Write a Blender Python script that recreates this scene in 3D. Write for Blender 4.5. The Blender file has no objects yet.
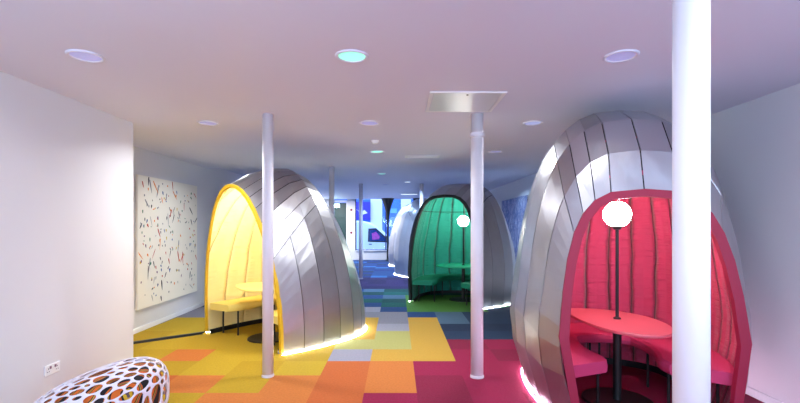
import bpy, bmesh, math, random
from math import sin, cos, pi, radians, sqrt, atan2
from mathutils import Vector, Matrix
random.seed(7)
S = bpy.context.scene
C = S.collection
CAMZ = 1.58
CEIL = 2.75

# ------------------------------------------------------------------ materials
def srgb(r, g, b):
    f = lambda c: (c/255/12.92) if c/255 <= .04045 else ((c/255+.055)/1.055)**2.4
    return (f(r), f(g), f(b), 1)

def mat(name, col, rough=.6, metal=0, bump=0, bscale=40, spec=.5, emit=None, estr=0, vary=0, vscale=6, sheen=0):
    m = bpy.data.materials.new(name); m.use_nodes = True
    nt = m.node_tree; p = nt.nodes['Principled BSDF']
    p.inputs['Base Color'].default_value = col
    p.inputs['Roughness'].default_value = rough
    p.inputs['Metallic'].default_value = metal
    p.inputs['Specular IOR Level'].default_value = spec
    if sheen: p.inputs['Sheen Weight'].default_value = sheen
    if emit:
        p.inputs['Emission Color'].default_value = emit
        p.inputs['Emission Strength'].default_value = estr
    tc = nt.nodes.new('ShaderNodeTexCoord')
    if bump:
        n = nt.nodes.new('ShaderNodeTexNoise'); n.inputs['Scale'].default_value = bscale; n.inputs['Detail'].default_value = 3
        b = nt.nodes.new('ShaderNodeBump'); b.inputs['Strength'].default_value = bump; b.inputs['Distance'].default_value = .01
        nt.links.new(tc.outputs['Object'], n.inputs['Vector']); nt.links.new(n.outputs['Fac'], b.inputs['Height'])
        nt.links.new(b.outputs['Normal'], p.inputs['Normal'])
    if vary:
        n = nt.nodes.new('ShaderNodeTexNoise'); n.inputs['Scale'].default_value = vscale; n.inputs['Detail'].default_value = 4
        r = nt.nodes.new('ShaderNodeMix'); r.data_type = 'RGBA'
        r.inputs[6].default_value = tuple(c*(1-vary) for c in col[:3])+(1,)
        r.inputs[7].default_value = tuple(min(1, c*(1+vary)) for c in col[:3])+(1,)
        nt.links.new(tc.outputs['Object'], n.inputs['Vector']); nt.links.new(n.outputs['Fac'], r.inputs[0])
        nt.links.new(r.outputs[2], p.inputs['Base Color'])
    return m

M = {}
M['wall'] = mat('white_paint', srgb(214, 212, 216), .75, bump=.05, bscale=90)
M['ceiling'] = mat('ceiling_paint', srgb(216, 216, 232), .6, bump=.04, bscale=60)
M['skirting'] = mat('skirting_gloss', srgb(232, 232, 236), .35)
M['column'] = mat('column_paint', srgb(222, 216, 222), .4, bump=.05, bscale=30)
M['black'] = mat('black_metal', srgb(22, 22, 25), .45)
M['dark'] = mat('dark_gap', srgb(24, 22, 26), .8)
M['chrome'] = mat('chrome', (.75, .75, .77, 1), .15, 1)
M['ss'] = mat('brushed_steel', (.72, .72, .74, 1), .28, 1, bump=.1, bscale=20)
M['whiteplastic'] = mat('white_plastic', srgb(236, 236, 238), .35)
M['redplastic'] = mat('red_plastic', srgb(120, 20, 25), .4)
M['canvas'] = mat('canvas', srgb(236, 230, 218), .8, bump=.1, bscale=150)
M['glow_globe'] = mat('opal_globe', (1, 1, 1, 1), .3, emit=(1, .95, .88, 1), estr=60)
M['led'] = mat('led_strip', (1, 1, 1, 1), .4, emit=(.95, 1, .93, 1), estr=60)
M['led_pink'] = mat('led_strip_pink', (1, 1, 1, 1), .4, emit=(1, .72, .95, 1), estr=40)
M['led_blue'] = mat('led_strip_blue', (1, 1, 1, 1), .4, emit=(.8, .9, 1, 1), estr=40)
M['led_violet'] = mat('led_strip_violet', (1, 1, 1, 1), .4, emit=(.7, .3, 1, 1), estr=10)
M['dl_off'] = mat('downlight_lens', srgb(170, 170, 225), .25, emit=(.62, .6, 1, 1), estr=.25)
M['dl_green'] = mat('downlight_lens_green', srgb(150, 230, 205), .25, emit=(.3, 1, .7, 1), estr=.9)
M['dl_white'] = mat('downlight_lens_white', srgb(230, 230, 255), .25, emit=(.8, .9, 1, 1), estr=2)
M['door'] = mat('dark_green_door', srgb(30, 58, 56), .5)

def metal_mat(name, base, tint):
    m = bpy.data.materials.new(name); m.use_nodes = True
    nt = m.node_tree; p = nt.nodes['Principled BSDF']; L = nt.links.new
    p.inputs['Metallic'].default_value = 1
    tc = nt.nodes.new('ShaderNodeTexCoord')
    at = nt.nodes.new('ShaderNodeAttribute'); at.attribute_name = 'panel'
    mx = nt.nodes.new('ShaderNodeMix'); mx.data_type = 'RGBA'
    mx.inputs[6].default_value = base; mx.inputs[7].default_value = tint
    L(at.outputs['Fac'], mx.inputs[0]); L(mx.outputs[2], p.inputs['Base Color'])
    n = nt.nodes.new('ShaderNodeTexNoise'); n.inputs['Scale'].default_value = 2.2; n.inputs['Detail'].default_value = 1.5
    n2 = nt.nodes.new('ShaderNodeTexNoise'); n2.inputs['Scale'].default_value = 60
    mp = nt.nodes.new('ShaderNodeMapping'); mp.inputs['Scale'].default_value = (1, 1, .06)
    L(tc.outputs['Object'], n.inputs['Vector']); L(tc.outputs['Object'], mp.inputs['Vector']); L(mp.outputs[0], n2.inputs['Vector'])
    b = nt.nodes.new('ShaderNodeBump'); b.inputs['Strength'].default_value = .6; b.inputs['Distance'].default_value = .06
    b2 = nt.nodes.new('ShaderNodeBump'); b2.inputs['Strength'].default_value = .12; b2.inputs['Distance'].default_value = .004
    L(n.outputs['Fac'], b.inputs['Height']); L(n2.outputs['Fac'], b2.inputs['Height']); L(b.outputs[0], b2.inputs['Normal']); L(b2.outputs[0], p.inputs['Normal'])
    mr = nt.nodes.new('ShaderNodeMapRange'); mr.inputs[3].default_value = .32; mr.inputs[4].default_value = .48
    L(n2.outputs['Fac'], mr.inputs[0]); L(mr.outputs[0], p.inputs['Roughness'])
    return m
M['alu'] = metal_mat('brushed_aluminium', (.40, .39, .42, 1), (.60, .59, .62, 1))

def fabric_mat(name, col, seam, chan=15, cy=.75, zl=None, depth=1.0):
    """quilted upholstery: vertical stitched channels round the booth, horizontal puckers"""
    m = bpy.data.materials.new(name); m.use_nodes = True
    nt = m.node_tree; p = nt.nodes['Principled BSDF']; L = nt.links.new
    p.inputs['Roughness'].default_value = .7; p.inputs['Specular IOR Level'].default_value = .3
    p.inputs['Sheen Weight'].default_value = .15
    N = nt.nodes.new
    tc = N('ShaderNodeTexCoord'); sp = N('ShaderNodeSeparateXYZ'); L(tc.outputs['Object'], sp.inputs[0])
    def mth(op, a, b=None, c=None):
        n = N('ShaderNodeMath'); n.operation = op
        for i, v in enumerate((a, b, c)):
            if v is None: continue
            if isinstance(v, (int, float)): n.inputs[i].default_value = v
            else: L(v, n.inputs[i])
        return n.outputs[0]
    yy = mth('SUBTRACT', sp.outputs[1], cy)
    ang = mth('ARCTAN2', sp.outputs[0], yy)
    wob = N('ShaderNodeTexNoise'); wob.inputs['Scale'].default_value = 1.1
    L(tc.outputs['Object'], wob.inputs['Vector'])
    a2 = mth('ADD', ang, mth('MULTIPLY', mth('SUBTRACT', wob.outputs['Fac'], .5), .14))
    fr = mth('FRACT', mth('MULTIPLY', a2, chan/pi))
    tri = mth('MULTIPLY', mth('ABSOLUTE', mth('SUBTRACT', fr, .5)), 2)      # 1 at the seam
    puff = mth('SUBTRACT', 1, mth('POWER', tri, 8))
    seamf = mth('GREATER_THAN', tri, .975)
    if zl:
        d = mth('ABSOLUTE', mth('SUBTRACT', sp.outputs[2], zl))
        seamf = mth('MAXIMUM', seamf, mth('LESS_THAN', d, .008))
    mp = N('ShaderNodeMapping'); mp.inputs['Scale'].default_value = (2.2, 2.2, 17)
    L(tc.outputs['Object'], mp.inputs['Vector'])
    wn = N('ShaderNodeTexNoise'); wn.inputs['Scale'].default_value = 1; wn.inputs['Detail'].default_value = 2; wn.inputs['Distortion'].default_value = .6
    L(mp.outputs[0], wn.inputs['Vector'])
    wr = mth('MULTIPLY', mth('POWER', wn.outputs['Fac'], 1.0), mth('ADD', mth('POWER', tri, 1.2), .25))
    hgt = mth('ADD', mth('MULTIPLY', puff, .9), mth('MULTIPLY', wr, .55))
    b = N('ShaderNodeBump'); b.inputs['Strength'].default_value = 1.0*depth; b.inputs['Distance'].default_value = .10
    L(hgt, b.inputs['Height']); L(b.outputs[0], p.inputs['Normal'])
    mx = N('ShaderNodeMix'); mx.data_type = 'RGBA'; mx.inputs[6].default_value = col; mx.inputs[7].default_value = seam
    L(seamf, mx.inputs[0]); L(mx.outputs[2], p.inputs['Base Color'])
    return m

# ------------------------------------------------------------------ helpers
def obj(name, bm, m, parent=None, smooth=False, bevel=0, loc=None):
    me = bpy.data.meshes.new(name); bm.normal_update(); bm.to_mesh(me); bm.free()
    for mm in (m if isinstance(m, (list, tuple)) else [m]): me.materials.append(mm)
    o = bpy.data.objects.new(name, me); C.objects.link(o)
    if parent: o.parent = parent
    if loc: o.location = loc
    if smooth:
        for f in me.polygons: f.use_smooth = True
    if bevel:
        b = o.modifiers.new('b', 'BEVEL'); b.width = bevel; b.segments = 2; b.limit_method = 'ANGLE'; b.angle_limit = radians(40)
    return o
def tag(o, label=None, cat=None, group=None, kind=None):
    if label: o['label'] = label
    if cat: o['category'] = cat
    if group: o['group'] = group
    if kind: o['kind'] = kind
    return o
def thing(name, label, cat, loc=(0, 0, 0), rz=0, group=None):
    o = bpy.data.objects.new(name, None); C.objects.link(o); o.location = loc; o.rotation_euler = (0, 0, rz)
    return tag(o, label, cat, group)
def copy_tree(o, parent=None):
    c = o.copy(); C.objects.link(c); c.parent = parent
    for ch in [x for x in bpy.data.objects if x.parent == o]: copy_tree(ch, c)
    return c
def struct(name, bm, m, **k):
    o = obj(name, bm, m, **k)
    if not o.parent: o['kind'] = 'structure'
    return o
def box(bm, x0, x1, y0, y1, z0, z1, mi=0):
    v = [bm.verts.new(p) for p in ((x0,y0,z0),(x1,y0,z0),(x1,y1,z0),(x0,y1,z0),(x0,y0,z1),(x1,y0,z1),(x1,y1,z1),(x0,y1,z1))]
    for f in ((0,3,2,1),(4,5,6,7),(0,1,5,4),(1,2,6,5),(2,3,7,6),(3,0,4,7)):
        bm.faces.new([v[i] for i in f]).material_index = mi
    return v
def B(*a): bm = bmesh.new(); box(bm, *a); return bm
def lathe(prof, seg=32, bm=None, mi=0, cx=0, cy=0):
    bm = bm or bmesh.new(); rings = []
    for r, z in prof:
        if r < 1e-6: rings.append([bm.verts.new((cx, cy, z))])
        else: rings.append([bm.verts.new((cx+r*cos(2*pi*i/seg), cy+r*sin(2*pi*i/seg), z)) for i in range(seg)])
    for a, b in zip(rings, rings[1:]):
        for i in range(seg):
            j = (i+1) % seg
            if len(a) == 1 and len(b) == 1: continue
            if len(a) == 1: f = bm.faces.new((a[0], b[j], b[i]))
            elif len(b) == 1: f = bm.faces.new((a[i], a[j], b[0]))
            else: f = bm.faces.new((a[i], a[j], b[j], b[i]))
            f.material_index = mi
    bmesh.ops.recalc_face_normals(bm, faces=bm.faces)
    return bm
def cyl(r, z0, z1, seg=24, **k): return lathe([(0, z0), (r, z0), (r, z1), (0, z1)], seg, **k)
def tube(pts, r, seg=8, bm=None, closed=False):
    bm = bm or bmesh.new(); rings = []
    P = [Vector(p) for p in pts]; n = len(P)
    for i, p in enumerate(P):
        t = (P[min(i+1, n-1)]-P[max(i-1, 0)]).normalized()
        up = Vector((0, 0, 1)) if abs(t.z) < .9 else Vector((1, 0, 0))
        a = t.cross(up).normalized(); b = t.cross(a)
        rings.append([bm.verts.new(p+(a*cos(2*pi*k/seg)+b*sin(2*pi*k/seg))*r) for k in range(seg)])
    for a, b in zip(rings, rings[1:]):
        for k in range(seg): bm.faces.new((a[k], a[(k+1) % seg], b[(k+1) % seg], b[k]))
    bm.faces.new(rings[0][::-1]); bm.faces.new(rings[-1])
    bmesh.ops.recalc_face_normals(bm, faces=bm.faces)
    return bm
def prism(pts, z0, z1, bm=None, mi=0):
    bm = bm or bmesh.new()
    a = [bm.verts.new((x, y, z0)) for x, y in pts]; b = [bm.verts.new((x, y, z1)) for x, y in pts]
    n = len(pts)
    bm.faces.new(a[::-1]).material_index = mi; bm.faces.new(b).material_index = mi
    for i in range(n): bm.faces.new((a[i], a[(i+1) % n], b[(i+1) % n], b[i])).material_index = mi
    bmesh.ops.recalc_face_normals(bm, faces=bm.faces)
    return bm

XL1, XL2, XR, YB, YF = -2.99, -3.85, 3.30, -4.0, 21.0
YC = 5.08
# ------------------------------------------------------------------ carpet
COL = {'m': (168, 8, 72), 'M': (150, 6, 62), 'o': (216, 108, 44), 'O': (226, 130, 54), 'y': (206, 166, 22), 'Y': (216, 178, 34),
       'a': (222, 172, 62), 'n': (34, 58, 92), 'N': (28, 48, 80), 's': (84, 112, 136), 'b': (36, 84, 150), 'B': (24, 62, 140),
       'g': (150, 146, 160), 'G': (172, 168, 184), 't': (8, 112, 100), 'T': (10, 90, 84), 'l': (84, 140, 52), 'p': (66, 42, 110),
       'P': (52, 34, 96), 'c': (60, 130, 200), 'k': (120, 20, 110), 'L': (198, 190, 110)}
keys = list(COL)
cm = []
for k in keys:
    m = mat('carpet_'+str(keys.index(k)), tuple((c*.70*(.72 if k in 'bBcpPkTt' else 1)+.012) for c in srgb(*COL[k])[:3])+(1,), .95, bump=1.0, bscale=160, spec=.2, vary=.22, vscale=45)
    cm.append(m)
# explicit rows, column index -> letter ; columns X = .187 + .5 j
X0, Y0 = .187, 4.24
def tile(j, k):
    rnd = random.Random(j*131+k*977)
    x = X0+.5*j+.25; y = Y0+.5*k+.25
    if k <= -1: 
        if j >= -1: return rnd.choice('mmM')
        if j >= -4: return 'o' if rnd.random() < .6 else 'O'
        if j == -5: return 'y'
        return rnd.choice('Yyo')
    if x > .687 and k <= 3: return rnd.choice('mmM')
    if j == 0 and k <= 1+1 and k < 2: return rnd.choice('mM')
    if k == 0: return {-1: 'O', -2: 'o', -3: 'O', -4: 'y', -5: 'O', -6: 'o'}.get(j, 'y')
    if k == 1:
        if j == 0: return 'm'
        return {-1: 'O', -2: 'o', -3: 'Y', -4: 'y'}.get(j, rnd.choice('yY') if x < 0 else 'm')
    if k == 2: return {0: 'a', -1: 'a', -2: 'G', -3: 'y', -6: 'O'}.get(j, rnd.choice('yY'))
    if k == 3: return {1: 'a', 0: 'a', -1: 'L', -2: 'L'}.get(j, 'N' if j > 0 else rnd.choice('yYy'))
    if x > -3.9 and x < -1.3 and k in (4, 5, 6): return rnd.choice('yYyY')
    if k == 4: return {0: 'a', -1: 'L', -2: 'a'}.get(j, 'n' if j > 0 else 'y')
    if k == 5: return {0: 'a', -1: 'G', -2: 'a'}.get(j, 'N' if j > 0 else 'y')
    if k == 6: return {0: 'a', 1: 's', -1: 'g', -2: 'a'}.get(j, 'n' if j > 0 else 'g')
    if k == 7: return {0: 'b', 1: 's', -1: 'g', -2: 'g'}.get(j, 'n' if j > 0 else 'g')
    if k == 8: return {-1: 'b', -2: 'G'}.get(j, 'l' if j in (0, 1, 2) else ('n' if j > 0 else 'g'))
    if k == 9: return {-1: 't', -2: 'b'}.get(j, 'l' if j in (0, 1, 2, 3) else rnd.choice('nbg'))
    if k <= 11 and 0 <= j <= 4: return 'l'
    if k <= 13: return rnd.choice('btTbst') if k % 2 else rnd.choice('ttTb')
    if k <= 18: return rnd.choice('pPpP') if not (k == 15 and j == -4) else 'k'
    return rnd.choice('BbcBbn')
bm = bmesh.new(); vc = {}
def gv(i, k):
    if (i, k) not in vc: vc[(i, k)] = bm.verts.new((X0+.5*i, Y0+.5*k, 0))
    return vc[(i, k)]
for j in range(-9, 7):
    for k in range(-17, 34):
        f = bm.faces.new((gv(j, k), gv(j+1, k), gv(j+1, k+1), gv(j, k+1))); f.material_index = keys.index(tile(j, k))
fl = struct('floor', bm, cm)

# ------------------------------------------------------------------ shell of the room
struct('wall_left', B(XL1-.15, XL1, YB, YC, 0, 2.9), M['wall'])
bm = B(XL2, XL1-.15, YC-.15, YC, 0, 2.9); struct('wall_return', bm, M['wall'])
struct('wall_left_rear', B(XL2-.15, XL2, YC-.15, YF, 0, 2.9), M['wall'])
struct('wall_right', B(XR, XR+.15, YB, YF, 0, 2.9), M['wall'])
def skirt(name, pts):
    bm = bmesh.new()
    box(bm, *pts, 0, .065)
    box(bm, *(pts[0], pts[1], pts[2], pts[3]), .065, .075)
    return struct(name, bm, M['skirting'], bevel=.004)
skirt('baseboard_left', (XL1, XL1+.018, YB, YC))
skirt('baseboard_left_rear', (XL2, XL2+.018, YC, YF-.2))
skirt('baseboard_right', (XR-.018, XR, YB, YF-.2))
# ceiling: near slab with a curved edge, slightly higher ceiling beyond
edge = [(-3.85, 9.2), (-3.0, 9.1), (-1.94, 8.94), (-.8, 8.75), (0, 8.5), (.6, 8.15), (1.0, 7.75), (1.3, 7.3), (1.7, 6.9), (2.3, 6.6), (3.3, 6.4)]
bm = prism([(XL2, YB)]+edge+[(XR, YB)], CEIL, CEIL+.09)
struct('ceiling', bm, M['ceiling'])
struct('ceiling_rear', B(XL2-.15, XR+.15, YB-.1, YF+.1, CEIL+.09, CEIL+.16), M['ceiling'])
def cz(x, y):
    e = edge
    for (ax, ay), (bx, by) in zip(e, e[1:]):
        if ax <= x <= bx: return CEIL if y < ay+(by-ay)*(x-ax)/(bx-ax) else CEIL+.09
    return CEIL
# wall behind the viewer; its wide window is added as a fill light opening
bm = bmesh.new()
box(bm, XL1, XR, YB-.15, YB, 0, .7); box(bm, XL1, XR, YB-.15, YB, 2.55, 2.9)
box(bm, XL1, -2.4, YB-.15, YB, .7, 2.55); box(bm, 2.7, XR, YB-.15, YB, .7, 2.55)
struct('wall_back', bm, M['wall'])
bm = bmesh.new()
for x in (-2.4, -.7, 1.0, 2.64): box(bm, x, x+.06, YB-.1, YB-.04, .7, 2.55)
box(bm, -2.4, 2.7, YB-.1, YB-.04, .7, .76); box(bm, -2.4, 2.7, YB-.1, YB-.04, 2.49, 2.55)
struct('added_window', bm, M['whiteplastic'])

# ------------------------------------------------------------------ far front: window wall, door, street
glass = bpy.data.materials.new('window_glass'); glass.use_nodes = True
nt = glass.node_tree; nt.nodes.remove(nt.nodes['Principled BSDF'])
g1 = nt.nodes.new('ShaderNodeBsdfTransparent'); g1.inputs[0].default_value = (.86, .93, 1, 1)
g2 = nt.nodes.new('ShaderNodeBsdfGlossy'); g2.inputs['Roughness'].default_value = .02
gm = nt.nodes.new('ShaderNodeMixShader'); gm.inputs[0].default_value = .06
nt.links.new(g1.outputs[0], gm.inputs[1]); nt.links.new(g2.outputs[0], gm.inputs[2]); nt.links.new(gm.outputs[0], nt.nodes['Material Output'].inputs[0])
YW = 20.9
bm = bmesh.new(); box(bm, -1.95, XR, YW, YW+.2, 0, .42); struct('wall_front_sill', bm, M['wall'])
bm = bmesh.new(); box(bm, -2.32, -1.95, YW-.02, YW+.2, 0, CEIL+.09)
box(bm, XL2, -3.12, YW-.02, YW+.2, 0, CEIL+.09); struct('wall_front', bm, M['wall'])
M['frame'] = mat('dark_blue_frame', srgb(24, 30, 80), .5)
fr = bmesh.new()
for x in (-1.95, -.55, .85, 2.25): box(fr, x, x+.05, YW+.04, YW+.1, .42, CEIL+.09)
box(fr, -1.95, XR, YW+.04, YW+.1, .42, .48)
w = struct('window_1', fr, M['frame'])
struct('window_sill', B(-1.93, XR, YW-.07, YW+.04, .42, .45), M['skirting'], parent=w)
bm = bmesh.new(); v = [bm.verts.new(p) for p in ((-1.9, YW+.07, .48), (XR, YW+.07, .48), (XR, YW+.07, CEIL+.04), (-1.9, YW+.07, CEIL+.04))]; bm.faces.new(v)
obj('window_pane', bm, glass, w)
# door
bm = bmesh.new(); box(bm, -3.08, -2.36, YW+.03, YW+.07, .01, 2.66)
for z in (.35, 1.15, 1.95): box(bm, -3.0, -2.44, YW+.015, YW+.03, z, z+.62)
dr = struct('door_1', bm, M['door'], bevel=.006)
bm = bmesh.new(); box(bm, -3.12, -3.08, YW-.04, YW+.08, 0, 2.72); box(bm, -2.36, -2.32, YW-.04, YW+.08, 0, 2.72); box(bm, -3.12, -2.32, YW-.04, YW+.08, 2.68, CEIL+.04)
obj('door_frame', bm, M['skirting'], dr)
bm = tube([(-2.95, YW, 1.05), (-2.95, YW-.05, 1.05), (-2.5, YW-.05, 1.05), (-2.5, YW, 1.05)], .016); obj('push_bar', bm, M['chrome'], dr)
t = thing('exit_sign', 'small glowing white and teal exit sign above the dark green door', 'sign', (-2.85, YW-.09, 2.52))
obj('housing', B(-.2, .2, -.03, .05, -.09, .09), M['whiteplastic'], t)
obj('lit_panel', B(-.17, .17, -.036, -.03, -.07, .07), mat('exit_glow', (1, 1, 1, 1), .4, emit=(.55, 1, .95, 1), estr=25), t)
t['category'] = 'sign'
for i, (z, lab) in enumerate(((2.33, 'upper small round dark red disc on the white panel beside the green door'), (1.27, 'lower small round dark red disc on the white panel beside the green door'))):
    bm = cyl(.055, 0, .03, 20)
    o = obj('call_point', bm, M['redplastic']); o.location = (-2.13, YW-.022, z); o.rotation_euler = (radians(90), 0, 0)
    tag(o, lab, 'call point', 'red discs by the far door')
# flared black posts inside the front window
for i, (x, lab) in enumerate(((-.42, 'black post with flared top standing at the far window beside the van'), (1.0, 'black flared post at the far window behind the green booth'))):
    bm = lathe([(0, 0), (.12, 0), (.12, .03), (.05, .06), (.05, 1.7), (.07, 1.95), (.11, 2.25), (.19, 2.55), (.3, CEIL+.09), (0, CEIL+.09)], 20)
    o = obj('window_post', bm, M['black'], loc=(x, YW-.45, 0)); tag(o, lab, 'post', 'flared posts at the front window', 'thing')
# street
M['pave'] = mat('pavement', srgb(120, 125, 140), .9, bump=.3, bscale=20, vary=.15)
struct('ground', B(-14, 14, YF+.1, 44, -.56, -.42), M['pave'])
bm = bmesh.new(); box(bm, -14, 14, 34, 34.5, -.1, 9)
fac = obj('street_building', bm, mat('blue_facade', srgb(70, 120, 225), .6, bump=.2, bscale=4, vary=.2, vscale=2))
tag(fac, 'blue building front across the street seen through far window', 'building')
M['pale'] = mat('pale_render', srgb(232, 226, 245), .7, bump=.1)
for x0, x1 in ((-2.0, -1.12), (.3, 1.05), (3.2, 4.0), (-6.5, -5.5)):
    bm = B(x0, x1, 33.85, 34, 0, 8.9); box(bm, x0-.06, x1+.06, 33.8, 34, 0, .35)
    obj('pilaster', bm, M['pale'], fac)
M['wing'] = mat('facade_glass', srgb(110, 170, 245), .1)
for x0 in (-.55, 1.35, -4.8):
    bm = B(x0, x0+.55, 33.9, 34, 2.55, 2.9); obj('facade_window', bm, M['wing'], fac)
bm = bmesh.new(); box(bm, -3.1, -2.0, 33.6, 33.82, 2.05, 3.4, 0)
v = [bm.verts.new(p) for p in ((-3.05, 33.58, 2.85), (-2.7, 33.58, 2.62), (-2.45, 33.58, 2.78), (-2.2, 33.58, 2.55), (-2.6, 33.58, 2.42))]
bm.faces.new(v).material_index = 1
o = obj('poster_board', bm, [mat('poster_violet', srgb(58, 44, 190), .5), mat('poster_white', srgb(235, 225, 245), .5)])
tag(o, 'violet blue poster board with white shape above the parked van', 'poster'); 
# van (side on, nose to the right)
van = thing('van', 'white panel van parked outside the far window', 'van', (0.0, 24.6, -.42))
M['vanw'] = mat('van_paint', srgb(225, 232, 250), .3, spec=.6)
prof = [(-5.3, .35), (-5.3, 2.05), (-5.1, 2.25), (-2.0, 2.3), (-1.55, 2.2), (-1.1, 1.98), (-.45, 1.38), (-.1, 1.25), (0, 1.0), (.02, .45), (-.1, .35)]
bm = bmesh.new()
rings = []
for y, sc in ((0, .93), (.12, 1.0), (1.8, 1.0), (1.92, .93)):
    rings.append([bm.verts.new((-2.6+(x+2.6)*(1 if sc == 1 else .985), y, 1.2+(z-1.2)*sc)) for x, z in prof])
for a, b in zip(rings, rings[1:]):
    for i in range(len(prof)): bm.faces.new((a[i], a[(i+1) % len(prof)], b[(i+1) % len(prof)], b[i]))
bm.faces.new(rings[0]); bm.faces.new(rings[-1][::-1]); bmesh.ops.recalc_face_normals(bm, faces=bm.faces)
obj('body', bm, M['vanw'], van, bevel=.03)
def plate(pts, y0, y1):
    bm = bmesh.new(); a = [bm.verts.new((x, y0, z)) for x, z in pts]; b = [bm.verts.new((x, y1, z)) for x, z in pts]; n = len(pts)
    bm.faces.new(a); bm.faces.new(b[::-1])
    for i in range(n): bm.faces.new((a[i], a[(i+1) % n], b[(i+1) % n], b[i]))
    bmesh.ops.recalc_face_normals(bm, faces=bm.faces); return bm
obj('side_window', plate([(-1.52, 1.2), (-1.5, 1.78), (-1.18, 1.8), (-.62, 1.3), (-.6, 1.16)], -.03, .01), mat('van_glass', srgb(28, 60, 120), .08), van)
obj('window_surround', plate([(-1.6, 1.13), (-1.57, 1.86), (-1.15, 1.88), (-.5, 1.3), (-.48, 1.1)], -.015, .005), M['black'], van)
obj('window_reflection', plate([(-1.35, 1.25), (-1.38, 1.6), (-1.15, 1.68), (-.95, 1.45), (-.98, 1.28)], -.036, -.028), mat('pink_reflection', srgb(190, 70, 160), .6, vary=.6, vscale=9), van)  # pink reflection in the van window, painted on a flat plate
obj('door_handle', B(-1.55, -1.38, -.04, .0, .98, 1.02), M['black'], van)
obj('mirror', B(-.62, -.48, -.18, .0, 1.2, 1.45), M['black'], van, bevel=.02)
obj('trim_strip', B(-5.2, -.1, -.015, .01, .62, .7), M['frame'], van)
for x in (-4.3, -.75):
    wb = lathe([(0, 0), (.34, 0), (.36, .03), (.36, .2), (.34, .22), (0, .22)], 28)
    o = obj('wheel', wb, M['black'], van); o.location = (x, .2, .36); o.rotation_euler = (radians(90), 0, 0)
    hb = lathe([(0, .23), (.2, .225), (.21, .2)], 20); h = obj('hubcap', hb, M['ss'], o)

# ------------------------------------------------------------------ columns
def column(x, y, r, label, collar=None):
    z = cz(x, y)
    t = thing('support_column', label, 'column', (x, y, 0), 0, 'round white support columns'); t['kind'] = 'thing'
    obj('shaft', cyl(r, 0, z, 40), M['column'], t, smooth=False)
    for f in bpy.data.objects[t.children[0].name].data.polygons: f.use_smooth = abs(f.normal.z) < .5
    obj('base_ring', lathe([(r, 0), (r+.006, 0), (r+.006, .02), (r, .026)], 40), M['column'], t)
    if collar: obj('collar', lathe([(r, collar-.025), (r+.012, collar-.02), (r+.012, collar+.02), (r, collar+.025)], 40), M['column'], t)
column(-1.357, 4.71, .057, 'round white column in front of the yellow booth')
column(.838, 4.69, .065, 'round white column in front of the green booth', 2.53)
column(.945, 1.44, .052, 'thickest looking round white column, nearest, in front of the red booth')
column(-1.39, 9.55, .057, 'round white column just behind the yellow booth with dark door beyond')
column(-1.08, 13.4, .057, 'distant round white column in front of the window by the van')
column(.74, 13.4, .057, 'distant round white column whose top shows left of the green booth')

# ------------------------------------------------------------------ booths
class Pod:
    """rings: (xb, yb, zc, yc, e) half width at floor, floor y, crest height, crest y, squareness"""
    def __init__(s, rings, bulge=.07, zb=.75, hold=0): s.hold = hold; s.r = rings; s.bulge = bulge; s.zb = zb
    def ring(s, u):
        n = len(s.r)-1; f = max(0, min(n-1e-6, u*n)); i = int(f); t = f-i
        # catmull-rom
        g = lambda k: s.r[max(0, min(n, k))]
        p0, p1, p2, p3 = g(i-1), g(i), g(i+1), g(i+2)
        out = []
        for a, b, c, d in zip(p0, p1, p2, p3):
            out.append(.5*((2*b)+(c-a)*t+(2*a-5*b+4*c-d)*t*t+(3*b-a-3*c+d)*t*t*t))
        return out
    def pt(s, u, th, inset=0):
        xb, yb, zc, yc, e = s.ring(u)
        zc -= inset; xb -= inset; yb -= inset*u*1.0; yc -= inset*max(0, u-.2)*1.2
        c, sn = cos(th), sin(th)
        cc = math.copysign(abs(c)**e, c) if abs(c) > 1e-9 else 0
        z = zc*(max(0, sn)**e)
        k = z/max(zc, .01)
        bl = 1+s.bulge*(sin(pi*z/(2*s.zb)) if z < s.zb else max(s.hold, sin(pi*min(1, z/(2*s.zb)))))
        x = xb*cc*bl
        q = k**1.6
        y = yb+(yc-yb)*q
        return Vector((x, y, max(z, .03)))

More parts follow.
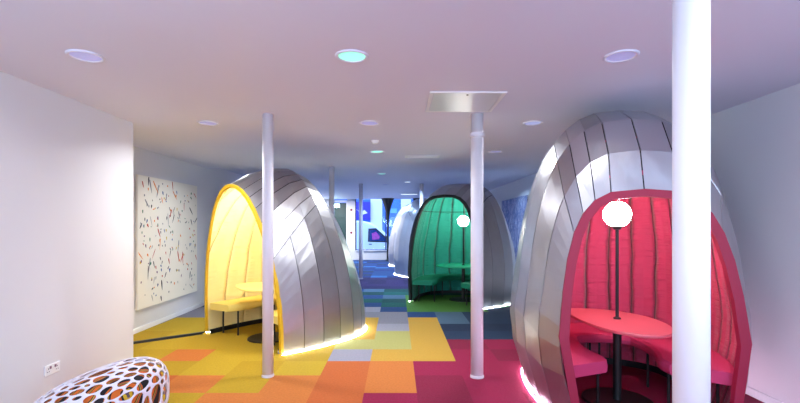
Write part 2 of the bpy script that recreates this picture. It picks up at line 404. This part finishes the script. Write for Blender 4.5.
def build_pod(label, loc, rz, pod, liner_m, rim_m, led_m, NT=22, NU=8, top=(5, 17), name='seating_booth', rimw=.055, skew=.3, group='metal shell booths', detail=True, inner=True):
    t = thing(name, label, 'booth', (loc[0], loc[1], 0), rz, group)
    U = [i/NU for i in range(NU+1)]
    th0 = pi*top[0]/NT; ntop = top[1]-top[0]; NSD = 10; NR0 = NT
    def ths(u):
        q = min(1, u/.38); tj = pi/2-(pi/2-th0)*(1-skew*q)
        return [tj*i/NSD for i in range(NSD)]+[tj+(pi-2*tj)*i/ntop for i in range(ntop+1)]+[pi-tj*(NSD-1-i)/NSD for i in range(NSD)]
    P = [[pod.pt(u, th) for th in ths(u)] for u in U]
    NT = 2*NSD+ntop; top = (NSD, NSD+ntop)
    TH = [pi*i/NT for i in range(NT+1)]
    # make the ring end at the apex-free cap
    bm = bmesh.new(); lay = bm.faces.layers.float.new('panel')
    cen = Vector((0, pod.r[3][1], .8))
    rnd = random.Random(int(loc[0]*100))
    colv = {}
    def cell(q, shrink_u, shrink_t, val, gap=.0055):
        # q: 4 pts (u0t0,u0t1,u1t1,u1t0)
        a, b, c, d = [p.copy() for p in q]
        if shrink_t:
            la = max((b-a).length, .001); lb = max((c-d).length, .001)
            ga = min(gap, la*.3); gb = min(gap, lb*.3)
            if shrink_t & 1: a2 = a+(b-a)/la*ga; d2 = d+(c-d)/lb*gb
            else: a2, d2 = a, d
            if shrink_t & 2: b2 = b+(a-b)/la*ga; c2 = c+(d-c)/lb*gb
            else: b2, c2 = b, c
            a, b, c, d = a2, b2, c2, d2
        if shrink_u:
            la = max((d-a).length, .001); lb = max((c-b).length, .001)
            ga = min(gap, la*.3); gb = min(gap, lb*.3)
            if shrink_u & 1: a2 = a+(d-a)/la*ga; b2 = b+(c-b)/lb*gb
            else: a2, b2 = a, b
            if shrink_u & 2: d2 = d+(a-d)/la*ga; c2 = c+(b-c)/lb*gb
            else: d2, c2 = d, c
            a, b, c, d = a2, b2, c2, d2
        n = (b-a).cross(d-a)+(b-c).cross(c-d)*-1
        if n.length < 1e-9: return
        n.normalize()
        if n.dot((a+c)/2-cen) < 0: n = -n
        vs = [bm.verts.new(p) for p in (a, b, c, d)]; vi = [bm.verts.new(p-n*.012) for p in (a, b, c, d)]
        fs = [bm.faces.new(vs)]
        for i in range(4): fs.append(bm.faces.new((vs[i], vs[(i+1) % 4], vi[(i+1) % 4], vi[i])))
        for f in fs: f[lay] = val
        if fs[0].calc_area() > 0:
            fs[0].normal_update()
            if fs[0].normal.dot(n) < 0: bmesh.ops.reverse_faces(bm, faces=fs)
    for i in range(NU):
        for j in range(NT):
            q = (P[i][j], P[i][j+1], P[i+1][j+1], P[i+1][j])
            if top[0] <= j < top[1]:
                k = (j-top[0])
                sh = (1 if k % 1 == 0 else 0) | 2
                cv = colv.setdefault(('t', j), rnd.random())
                cell(q, 2 if i == NU-1 else 0, sh, cv)
            else:
                side = 'l' if j < top[0] else 'r'
                cv = colv.setdefault((side, i), rnd.random())
                st = 2 if j == top[0]-1 else (1 if j == top[1] else 0)
                cell(q, 3, st, cv, .0045)
    # cap
    ring = P[-1]
    obj('shell', bm, M['alu'], t)
    # dark backing behind the panels, closes the gaps and the back
    bm = bmesh.new()
    V = [[bm.verts.new(pod.pt(u, th, .018)) for th in TH] for u in U]
    for i in range(NU):
        for j in range(NT): bm.faces.new((V[i][j], V[i][j+1], V[i+1][j+1], V[i+1][j]))
    bm.faces.new(V[-1])
    bmesh.ops.recalc_face_normals(bm, faces=bm.faces)
    bmb = bm
    obj('shell_backing', bmb, M['dark'], t)
    if inner:
        NT2, NU2 = 48, 26; ins = .05
        bm = bmesh.new()
        V = [[bm.verts.new(pod.pt(i/NU2, pi*j/NT2, ins)) for j in range(NT2+1)] for i in range(NU2+1)]
        for i in range(NU2):
            for j in range(NT2): bm.faces.new((V[i][j], V[i+1][j], V[i+1][j+1], V[i][j+1]))
        bm.faces.new(V[-1][::-1])
        bmesh.ops.recalc_face_normals(bm, faces=bm.faces)
        bmesh.ops.reverse_faces(bm, faces=bm.faces)
        o = obj('quilted_lining', bm, liner_m, t, smooth=True)
    # rim band, mitred segment by segment
    bm = bmesh.new(); NR = NR0
    prev = None
    for j in range(NR+1):
        th = pi*j/NR
        a = pod.pt(0, th, -.006); b = pod.pt(0, th, rimw)
        off = Vector((0, -.022, 0))
        ring4 = [bm.verts.new(a+off), bm.verts.new(b+off), bm.verts.new(b+Vector((0, .03, 0))), bm.verts.new(a+Vector((0, .02, 0)))]
        if prev:
            for k in range(4): bm.faces.new((prev[k], prev[(k+1) % 4], ring4[(k+1) % 4], ring4[k]))
        else: bm.faces.new(ring4)
        prev = ring4
    bm.faces.new(prev[::-1]); bmesh.ops.recalc_face_normals(bm, faces=bm.faces)
    obj('rim_band', bm, rim_m, t)
    # light strip at the foot of the shell
    pts = []
    for i in range(0, 25): p = pod.pt(i/24, 0, -.012); pts.append((p.x, p.y, .012))
    for i in range(24, -1, -1): p = pod.pt(i/24, pi, -.012); pts.append((p.x, p.y, .012))
    obj('light_strip', tube(pts, .007, 6), led_m, t)
    # dark base band inside
    if inner:
        bm = bmesh.new()
        A = [pod.pt(i/24, 0, .09) for i in range(25)]+[pod.pt(i/24, pi, .09) for i in range(24, -1, -1)]
        lo = [bm.verts.new((p.x, p.y, 0)) for p in A]; hi = [bm.verts.new((p.x, p.y, .07)) for p in A]
        for i in range(len(A)-1): bm.faces.new((lo[i], lo[i+1], hi[i+1], hi[i]))
        obj('base_band', bm, M['black'], t)
    return t

def foot(pod, inset, n=40, u0=.03):
    """inner footprint from +x side round the back to -x side at seat height"""
    def at(u, s): 
        p = pod.pt(u, .13 if s > 0 else pi-.13, .085); return Vector((p.x, p.y))
    pts = [at(u0+(1-u0)*i/n, 1) for i in range(n+1)]+[at(1-(1-u0)*i/n, -1) for i in range(n+1)]
    # resample evenly
    d = [0]
    for a, b in zip(pts, pts[1:]): d.append(d[-1]+(b-a).length)
    out = []; K = 60
    for k in range(K+1):
        s = d[-1]*k/K; i = max(j for j in range(len(d)) if d[j] <= s+1e-9); i = min(i, len(pts)-2)
        L = d[i+1]-d[i]; out.append(pts[i]+(pts[i+1]-pts[i])*((s-d[i])/L if L > 1e-9 else 0))
    # smooth
    for _ in range(6): out = [out[0]]+[(out[i-1]+out[i]*2+out[i+1])/4 for i in range(1, K)]+[out[-1]]
    res = []
    for i, p in enumerate(out):
        t = (out[min(i+1, K)]-out[max(i-1, 0)]).normalized(); nrm = Vector((-t.y, t.x))
        if nrm.dot(Vector((0, pod.r[3][1]*.9))-p) < 0: nrm = -nrm
        res.append(p+nrm*inset)
    return res

def bench(name, label, loc, rz, pod, m, width=.42, k0=0, k1=60, legs=(2, 14, 30, 46, 58), zt=.46, group='curved upholstered benches inside the booths', u0=.05):
    t = thing('curved_bench', label, 'bench', (loc[0], loc[1], 0), rz, group)
    o = foot(pod, .012, u0=u0)[k0:k1+1]; inn = foot(pod, width, u0=u0)[k0:k1+1]
    # rounded ends of the inner edge
    n = len(o)
    def lerp(a, b, f): return a+(b-a)*f
    for i, f in ((0, .80), (1, .93), (2, .985)):
        inn[i] = lerp(o[i], inn[i], f); inn[n-1-i] = lerp(o[n-1-i], inn[n-1-i], f)
    bm = bmesh.new()
    sec = [(0, .0), (0, -.10), (1, -.10), (1, 0)]
    rings = []
    for a, b in zip(o, inn):
        r = []
        for f, dz in ((.0, -.1), (.0, -.01), (.05, 0), (.93, 0), (.985, -.018), (1, -.05), (.985, -.09), (.95, -.1)):
            p = lerp(a, b, f); r.append(bm.verts.new((p.x, p.y, zt+dz)))
        rings.append(r)
    for a, b in zip(rings, rings[1:]):
        for k in range(len(a)): bm.faces.new((a[k], a[(k+1) % len(a)], b[(k+1) % len(a)], b[k]))
    bm.faces.new(rings[0]); bm.faces.new(rings[-1][::-1])
    bmesh.ops.recalc_face_normals(bm, faces=bm.faces)
    obj('seat_cushion', bm, m, t, smooth=False, bevel=.006)
    for k in legs:
        for f in ((.2, .85) if width > .3 else (.5,)):
            kk = max(0, min(n-1, k-k0)); p = lerp(o[kk], inn[kk], f)
            obj('leg', cyl(.012, 0, zt-.1, 12), M['black'], t, loc=(p.x, p.y, 0))
    return t

def rounded(pts, n=60):
    """closed Catmull-Rom through pts"""
    out = []; N = len(pts); per = n//N
    for i in range(N):
        p0, p1, p2, p3 = [Vector(pts[(i+k-1) % N]) for k in range(4)]
        for s in range(per):
            t = s/per
            out.append(.5*((2*p1)+(p2-p0)*t+(2*p0-5*p1+4*p2-p3)*t*t+(3*p1-p0-3*p2+p3)*t*t*t))
    return [(p.x, p.y) for p in out]
def table(label, x, y, outline, m, lamp_label, zt=.74, base_r=.30, zg=1.685, rg=.117):
    t = thing('booth_table', label, 'table', (x, y, 0), 0, 'tables inside the booths')
    obj('tabletop', prism(outline, zt-.025, zt), m, t, bevel=.006)
    obj('pedestal', cyl(.036, .02, zt-.025, 24), M['black'], t)
    obj('base_plate', lathe([(0, 0), (base_r, 0), (base_r, .012), (base_r-.01, .018), (0, .02)], 40), M['black'], t)
    l = thing('globe_lamp', lamp_label, 'lamp', (x, y, zt), 0, 'globe lamps on the booth tables')
    obj('pole', cyl(.014, 0, zg-rg-zt+.01, 16), M['black'], l)
    obj('collar', lathe([(0, .001), (.032, .001), (.032, .012), (.016, .02), (0, .02)], 24), M['black'], l)
    bm = bmesh.new(); bmesh.ops.create_uvsphere(bm, u_segments=32, v_segments=20, radius=rg)
    obj('globe', bm, M['glow_globe'], l, smooth=True, loc=(0, 0, zg-zt))
    obj('globe_cap', lathe([(.0, zg-rg-zt-.025), (.03, zg-rg-zt-.02), (.045, zg-rg-zt+.012), (0, zg-rg-zt+.02)], 24), M['black'], l)
    return t

# --- red booth
RED = Pod([(.57, 0, 1.87, .18, .60), (.68, .22, 2.20, .26, .68), (.75, .48, 2.50, .45, .70), (.79, .78, 2.65, .75, .74), (.80, 1.05, 2.66, 1.05, .78),
           (.78, 1.35, 2.48, 1.38, .84), (.70, 1.62, 2.02, 1.66, .88), (.48, 1.8, 1.35, 1.84, .9), (.2, 1.9, .6, 1.92, .95)], .21, .8, .85)
rl, ra = (1.95, 3.4), radians(-8)
RF = fabric_mat('raspberry_quilt', srgb(202, 72, 110), srgb(110, 20, 44), 15, .7)
MR = mat('raspberry_cushion', srgb(200, 60, 106), .7, bump=.1, bscale=200, spec=.3)
build_pod('big silver metal booth with raspberry red lining, nearest on the right', rl, ra, RED, RF, mat('dark_red_band', srgb(150, 14, 56), .6), M['led_pink'], NT=16, top=(4, 12))
bench('b', 'raspberry red curved bench inside the nearest booth', rl, ra, RED, MR, .54)
ol = rounded([(-.30, .45), (-.10, .53), (.16, .42), (.33, .12), (.32, -.25), (.16, -.55), (-.06, -.61), (-.26, -.42), (-.34, 0)], 72)
table('coral red oval table on a black pedestal', 1.99, 4.05, ol, mat('coral_top', srgb(212, 92, 106), .35), 'glowing white globe lamp on black pole rising from the coral red table')

# --- yellow booth
YEL = Pod([(.90, 0, 2.13, -.15, 1.0), (.95, .3, 2.30, .15, .97), (.98, .6, 2.40, .42, .96), (.98, .9, 2.42, .68, .95), (.95, 1.18, 2.34, .92, .95),
           (.86, 1.45, 2.10, 1.14, .95), (.70, 1.70, 1.70, 1.38, .95), (.46, 1.88, 1.2, 1.74, .94), (.2, 1.96, .55, 1.88, .95)], .03, .8)
yl, ya = (-2.1, 6.03), radians(-39)
YFm = fabric_mat('yellow_quilt', srgb(246, 226, 160), srgb(176, 130, 30), 9, .8, depth=.6)
MY = mat('yellow_cushion', srgb(238, 212, 112), .7, bump=.1, bscale=200, spec=.3)
build_pod('silver metal booth with yellow lining, standing on the left', yl, ya, YEL, YFm, mat('mustard_band', srgb(222, 176, 24), .6), M['led'], top=(4, 18), rimw=.035)
bench('b', 'yellow curved bench inside the left booth', yl, ya, YEL, MY, .50, u0=.0)
ol = rounded([(-.5, .1), (-.3, .42), (.1, .5), (.45, .25), (.48, -.15), (.2, -.45), (-.2, -.42)], 70)
table('yellow rounded table on a black disc base', -1.80, 6.32, ol, mat('yellow_top', srgb(240, 224, 130), .35), 'globe lamp inside the yellow lined booth, mostly hidden by a column')

# --- green booth
GRN = Pod([(.77, 0, 2.20, .06, .64), (.87, .28, 2.34, .30, .66), (.98, .55, 2.44, .55, .67), (1.05, .82, 2.49, .82, .69), (1.05, 1.1, 2.46, 1.08, .72),
           (.98, 1.38, 2.28, 1.34, .78), (.76, 1.62, 1.9, 1.58, .84), (.48, 1.8, 1.3, 1.8, .9), (.2, 1.9, .6, 1.9, .95)], .05, .8)
gl, ga = (.90, 8.86), radians(-34)
GF = fabric_mat('green_quilt', srgb(40, 156, 136), srgb(4, 60, 50), 10, .7, zl=1.9)
MG = mat('green_cushion', srgb(18, 120, 92), .7, bump=.1, bscale=200, spec=.3)
build_pod('silver metal booth with emerald green lining behind the middle column', gl, ga, GRN, GF, mat('black_band', srgb(14, 20, 22), .6), M['led_blue'], NT=20, NU=7, top=(5, 15), rimw=.05)
bench('b', 'dark green curved bench inside the middle booth', gl, ga, GRN, MG, .52, u0=.0)
ol = rounded([(.58*cos(a), .5*sin(a)) for a in [2*pi*i/12 for i in range(12)]], 72)
table('green round table on a black disc base', 1.42, 9.6, ol, mat('green_top', srgb(16, 160, 120), .35), 'small looking globe lamp lit inside the green lined booth')

# --- booths behind
def simple(): return GRN
VF = fabric_mat('violet_quilt', srgb(70, 60, 160), srgb(30, 24, 80), 10, .7)
db = mat('navy_band', srgb(16, 20, 40), .6)
build_pod('silver grey booth partly hidden behind the green booth', (1.15, 13.75), radians(10), GRN, VF, db, M['led_blue'])
build_pod('farthest silver booth close to the window post', (1.15, 17.2), radians(25), GRN, VF, db, M['led'])
build_pod('dark topped booth peeking out behind the yellow booth', (-2.85, 10.0), radians(-50), YEL, VF, db, M['led_violet'])

# ------------------------------------------------------------------ black cable cover on the floor by the yellow booth
pts = [(XL2+.03, 5.72), (-3.52, 6.02), (-3.1, 6.36), (-2.84, 6.57)]
bm = bmesh.new(); pr = None
for (x, y) in pts:
    c = [bm.verts.new((x, y-.035, 0)), bm.verts.new((x, y-.03, .03)), bm.verts.new((x, y+.03, .03)), bm.verts.new((x, y+.035, 0))]
    if pr:
        for k in range(3): bm.faces.new((pr[k], pr[k+1], c[k+1], c[k]))
    pr = c
bmesh.ops.recalc_face_normals(bm, faces=bm.faces)
tag(obj('cable_cover', bm, M['black']), 'black strip lying on the yellow carpet from wall to yellow booth', 'cable cover')

# ------------------------------------------------------------------ paintings
def painting_left():
    t = thing('abstract_painting', 'large white canvas with scattered coloured flecks on the left wall', 'painting', (XL2, 7.56, 1.34))
    obj('canvas', B(.006, .041, -.98, .98, -1.0, 1.0), M['canvas'], t, bevel=.004)
    pal = [srgb(*c) for c in ((40, 40, 45), (190, 60, 40), (230, 130, 40), (40, 90, 150), (60, 120, 90), (120, 120, 125), (210, 180, 60), (110, 60, 110), (150, 150, 152))]
    ms = [mat('fleck_paint_%d' % i, c, .6) for i, c in enumerate(pal)]
    bm = bmesh.new(); r = random.Random(3)
    for i in range(210):
        y = r.uniform(-.93, .93); z = r.uniform(-.93, .93); a = r.gauss(pi/2, .5)
        big = r.random() < .2
        L = r.uniform(.10, .26) if big else r.uniform(.02, .07); w = r.uniform(.006, .016) if big else r.uniform(.008, .018)
        mi = r.choice((0, 0, 5, 8, 1, 2)) if big else r.randrange(9)
        n = 10; vs = []
        for k in range(n):
            q = 2*pi*k/n; u = cos(q)*L/2; v = sin(q)*w*(1+.5*cos(q))
            vs.append(bm.verts.new((.0425+.00001*i, max(-.97, min(.97, y+u*cos(a)-v*sin(a))), max(-.99, min(.99, z+u*sin(a)+v*cos(a))))))
        bm.faces.new(vs).material_index = mi
    obj('paint_flecks', bm, ms, t)
painting_left()
t = thing('abstract_painting', 'dark blue and grey speckled painting on the right wall beyond the red booth', 'painting', (XR, 12.6, 1.43))
m = bpy.data.materials.new('speckle_paint'); m.use_nodes = True; nt = m.node_tree; p = nt.nodes['Principled BSDF']
tc = nt.nodes.new('ShaderNodeTexCoord'); mp = nt.nodes.new('ShaderNodeMapping'); mp.inputs['Scale'].default_value = (1, 4.5, 1.8)
v = nt.nodes.new('ShaderNodeTexNoise'); v.inputs['Scale'].default_value = 2.6; v.inputs['Detail'].default_value = 6; v.inputs['Distortion'].default_value = 1.5
cr = nt.nodes.new('ShaderNodeValToRGB'); e = cr.color_ramp
e.elements[0].position = .3; e.elements[0].color = srgb(28, 34, 60); e.elements[1].position = .66; e.elements[1].color = srgb(225, 215, 230)
for pos, c in ((.42, (60, 90, 140)), (.5, (90, 80, 110)), (.54, (190, 180, 195)), (.60, (70, 120, 150))):
    x = e.elements.new(pos); x.color = srgb(*c)
v.inputs['Roughness'].default_value = .75
nt.links.new(tc.outputs['Object'], mp.inputs[0]); nt.links.new(mp.outputs[0], v.inputs['Vector']); nt.links.new(v.outputs['Fac'], cr.inputs[0]); nt.links.new(cr.outputs[0], p.inputs['Base Color'])
obj('canvas', B(-.041, -.006, -1.35, 1.35, -.93, .93), m, t, bevel=.004)

# ------------------------------------------------------------------ socket on the left wall
t = thing('power_socket', 'white double power socket low on the left wall', 'socket', (XL1, 3.88, .345))
obj('plate', B(0, .010, -.085, .085, -.045, .045), M['whiteplastic'], t, bevel=.004)
for s in (-1, 1):
    obj('switch', B(.010, .015, s*.028-.008, s*.028+.008, .008, .030), mat('switch_mauve', srgb(140, 100, 120), .5), t)
    bm = bmesh.new()
    box(bm, .0098, .0106, s*.05-.003, s*.05+.003, .005, .018); box(bm, .0098, .0106, s*.05-.014, s*.05-.006, -.018, -.012); box(bm, .0098, .0106, s*.05+.006, s*.05+.014, -.018, -.012)
    obj('pin_holes', bm, M['dark'], t)

# ------------------------------------------------------------------ ceiling fittings
def downlight(x, y, lens, label):
    z = cz(x, y)
    t = thing('downlight', label, 'ceiling light', (x, y, z), 0, 'round recessed ceiling lights')
    r = .115
    obj('trim_ring', lathe([(r*.80, -.002), (r*.84, -.010), (r*.95, -.011), (r, -.004), (r, 0)], 36), M['ceiling'], t, smooth=True)
    obj('lens', lathe([(0, -.001), (r*.80, -.003)], 36), lens, t)
    return t
def spot(x, y, power, col, size=.2, spread=150):
    l = bpy.data.lights.new('downlight_or_fill', 'AREA'); l.shape = 'DISK'; l.size = size; l.energy = power; l.color = col; l.spread = radians(spread)
    o = bpy.data.objects.new('downlight_or_fill', l); C.objects.link(o); o.location = (x, y, cz(x, y)-.02)
rows = [3.08, 5.08, 7.03]
names = {3.08: 'nearest', 5.08: 'second', 7.03: 'third'}
lab = {(-2.14, 3.08): 'round ceiling downlight at upper left near the left wall', (-.31, 3.08): 'green lit round downlight nearest the ceiling centre',
       (1.54, 3.08): 'round downlight on the ceiling above right, beside the nearest column',
       (-2.14, 5.08): 'round downlight on the ceiling left of the yellow booth column', (-.31, 5.08): 'unlit round downlight on the ceiling just before the smoke detector',
       (1.54, 5.08): 'round downlight on the ceiling left of the red booth top', (-.31, 7.03): 'green lit small looking downlight behind the smoke detector',
       (1.54, 7.03): 'small looking downlight right of the middle column top'}
for (x, y), s in lab.items():
    downlight(x, y, M['dl_green'] if 'green' in s else M['dl_off'], s)
for x, y, s, m in ((-.36, 10.8, 'teal lit distant downlight above the far window', M['dl_green']), (-.36, 13.6, 'tiny distant downlight nearest the van', M['dl_off']),
                 (.3, 12.8, 'bluish distant downlight left of the green booth top', M['dl_white']), (-.36, 8.95, 'faint small downlight past the curved ceiling edge', M['dl_off'])):
    downlight(x, y, m, s)
t = thing('linear_light', 'long narrow bright light on the distant ceiling', 'ceiling light', (.47, 17.4, CEIL+.09))
obj('housing', B(-.33, .33, -.08, .08, -.03, 0), M['whiteplastic'], t); obj('diffuser', B(-.31, .31, -.06, .06, -.034, -.03), M['dl_white'], t)
t = thing('smoke_detector', 'small white smoke detector on the ceiling between two downlights', 'smoke detector', (-.30, 6.15, CEIL))
obj('base', lathe([(0, 0), (.055, 0), (.055, -.018), (0, -.018)], 28), M['whiteplastic'], t)
obj('sensor_head', lathe([(.042, -.018), (.04, -.035), (.022, -.045), (0, -.046)], 28), M['whiteplastic'], t)
t = thing('access_hatch', 'square metal ceiling hatch in front of the middle column top', 'ceiling hatch', (.625, 4.235, CEIL))
bm = bmesh.new(); h = .335
for a in ((-h, h, -h, -h+.03), (-h, h, h-.03, h), (-h, -h+.03, -h+.03, h-.03), (h-.03, h, -h+.03, h-.03)): box(bm, *a, -.008, 0)
obj('frame', bm, M['whiteplastic'], t)
obj('panel', B(-h+.036, h-.036, -h+.036, h-.036, -.006, -.001), mat('hatch_steel', (.8, .8, .82, 1), .35, .35, bump=.08, bscale=6), t)
obj('lock', cyl(.010, -.010, -.006, 16), M['dark'], t, loc=(0, -h+.075, 0))
t = thing('air_grille', 'thin rectangular air grille at the curved ceiling edge', 'air vent', (.42, 7.55, CEIL))
bm = bmesh.new()
for a in ((-.29, .29, -.12, -.10), (-.29, .29, .10, .12), (-.29, -.27, -.10, .10), (.27, .29, -.10, .10)): box(bm, *a, -.008, 0)
obj('frame', bm, M['whiteplastic'], t)
bm = bmesh.new()
for i in range(9): y = -.09+i*.02; box(bm, -.27, .27, y, y+.008, -.006, -.001)
obj('slats', bm, M['whiteplastic'], t)

# ------------------------------------------------------------------ perforated pouf, bottom left
def pouf():
    t = thing('perforated_pouf', 'white perforated rounded pouf with orange and black seen through its holes', 'pouf', (-2.26, 3.42, 0))
    bm = bmesh.new(); bmesh.ops.create_icosphere(bm, subdivisions=4, radius=1)
    # thin vertices: use dual of subdivision 3
    bm.free(); bm = bmesh.new(); NP = 330
    for i in range(NP):
        z = 1-2*(i+.5)/NP; a = i*pi*(3-sqrt(5)); q = sqrt(1-z*z); bm.verts.new((q*cos(a), q*sin(a), z))
    r = random.Random(11)
    for v in bm.verts: v.co = (v.co+Vector((r.uniform(-.06, .06), r.uniform(-.06, .06), r.uniform(-.06, .06)))).normalized()
    bmesh.ops.convex_hull(bm, input=bm.verts[:])
    bm.verts.ensure_lookup_table(); bm.faces.ensure_lookup_table()
    cent = [f.calc_center_median().normalized() for f in bm.faces]
    out = bmesh.new(); key = {}
    def shape(p):
        z = p.z; rr = sqrt(p.x*p.x+p.y*p.y)+1e-9
        q = abs(rr)**.8
        x = p.x/rr*q*.47; y = p.y/rr*q*.46
        zz = .25+(.25*math.copysign(abs(z)**.85, z))
        zz *= 1.0+.3*(x/.47)*(1 if z > 0 else 0)
        return Vector((x, y, max(.0, zz)))
    for i, c in enumerate(cent): key[i] = out.verts.new(shape(c))
    for v in bm.verts:
        fs = list(v.link_faces); n = v.co
        a = n.orthogonal().normalized(); b = n.cross(a)
        fs.sort(key=lambda f: atan2((cent[f.index]-n).dot(b), (cent[f.index]-n).dot(a)))
        poly = [cent[f.index] for f in fs]; ctr = sum(poly, Vector())/len(poly)
        k = len(poly); s = r.choice((.55, .78, .84, .88, .92))
        inner = [out.verts.new(shape((ctr+(p-ctr)*s).normalized())) for p in poly]
        for q in range(k): out.faces.new((key[fs[q].index], key[fs[(q+1) % k].index], inner[(q+1) % k], inner[q]))
    bm.free()
    bmesh.ops.recalc_face_normals(out, faces=out.faces)
    o = obj('perforated_cover', out, mat('pouf_white', srgb(220, 216, 230), .5), t, smooth=True)
    s = o.modifiers.new('s', 'SOLIDIFY'); s.thickness = .008; s.offset = -1
    s = o.modifiers.new('u', 'SUBSURF'); s.levels = s.render_levels = 1
    # patterned inner cushion
    bm = bmesh.new(); bmesh.ops.create_icosphere(bm, subdivisions=4, radius=1)
    for v in bm.verts:
        p = shape(v.co); v.co = Vector((p.x*.90, p.y*.90, .03+(p.z-.0)*.87))
    m = bpy.data.materials.new('patterned_fabric'); m.use_nodes = True; nt = m.node_tree; p = nt.nodes['Principled BSDF']; p.inputs['Roughness'].default_value = .8
    tc = nt.nodes.new('ShaderNodeTexCoord'); mp = nt.nodes.new('ShaderNodeMapping'); mp.inputs['Scale'].default_value = (1, 1, 1); mp.inputs['Rotation'].default_value = (0, .5, .6)
    w = nt.nodes.new('ShaderNodeTexWave'); w.inputs['Scale'].default_value = 3.2; w.inputs['Distortion'].default_value = 5; w.inputs['Detail'].default_value = 2
    cr = nt.nodes.new('ShaderNodeValToRGB'); e = cr.color_ramp; e.interpolation = 'CONSTANT'
    e.elements[0].position = 0; e.elements[0].color = srgb(34, 32, 38); e.elements[1].position = .3; e.elements[1].color = srgb(224, 112, 34)
    for pos, c in ((.5, (96, 78, 90)), (.62, (214, 176, 40)), (.74, (34, 32, 38)), (.86, (224, 112, 34))): x = e.elements.new(pos); x.color = srgb(*c)
    nt.links.new(tc.outputs['Object'], mp.inputs[0]); nt.links.new(mp.outputs[0], w.inputs['Vector']); nt.links.new(w.outputs['Fac'], cr.inputs[0]); nt.links.new(cr.outputs[0], p.inputs['Base Color'])
    obj('inner_cushion', bm, m, t, smooth=True)
pouf()

# ------------------------------------------------------------------ light
def area(name, loc, rot, sx, sy, power, col, portal=False):
    l = bpy.data.lights.new(name, 'AREA'); l.shape = 'RECTANGLE'; l.size = sx; l.size_y = sy; l.energy = power; l.color = col
    o = bpy.data.objects.new(name, l); C.objects.link(o); o.location = loc; o.rotation_euler = rot
    if portal: l.cycles.is_portal = True
    return o
for x in (-2.14, -.31, 1.54):
    for y in (-2.9, -.9, 1.08, 3.08): spot(x, y, 5 if x < -2 else 7, (.95, .97, 1.0))
for x, y in ((-2.14, 5.08), (-.31, 5.08), (1.0, 5.08), (-.31, 7.03), (-2.6, 7.2)): spot(x, y, 25, (.92, .97, 1))
for x, y in ((-.36, 10.8), (.3, 12.8), (-.36, 15.2), (-2.6, 14.5), (2.2, 11.4), (-.3, 18)): spot(x, y, 60, (.45, .68, 1))
spot(-2.7, 19.3, 160, (.95, .97, 1), .3, 175)  # added fill lamp without a fitting, brightens the far left end
area('fill_back', (.15, YB-.3, 1.65), (radians(90), 0, 0), 4.9, 1.8, 60, (.82, .92, 1))  # unseen fill light added behind the viewer
for x in (-1.3, 2.3): area('fill_up', (x, -.4, 1.85), (radians(126), 0, 0), 1.6, .8, 72, (.56, .78, 1))  # unseen lights added near the viewer to brighten the ceiling
area('daylight_front', (.7, YF+.35, 1.6), (radians(-90), 0, 0), 5.0, 2.2, 0, (.4, .6, 1), portal=True)
W = bpy.data.worlds.new('world'); S.world = W; W.use_nodes = True
bg = W.node_tree.nodes['Background']; bg.inputs[0].default_value = (.38, .58, 1, 1); bg.inputs[1].default_value = 4.0

# ------------------------------------------------------------------ camera
cam = bpy.data.cameras.new('camera'); co = bpy.data.objects.new('camera', cam); C.objects.link(co)
cam.sensor_fit = 'HORIZONTAL'; cam.sensor_width = 36; cam.lens = 448/800*36
co.location = (0, 0, CAMZ); co.rotation_euler = (radians(90), 0, 0)
cam.shift_x = 3/800
cam.shift_y = -(201.5-226)/800*1.0
cam.clip_start = .05
S.camera = co
S.view_settings.view_transform = 'Standard'; S.view_settings.look = 'None'; S.view_settings.gamma = 1
S.view_settings.exposure = .1
S.render.film_transparent = False
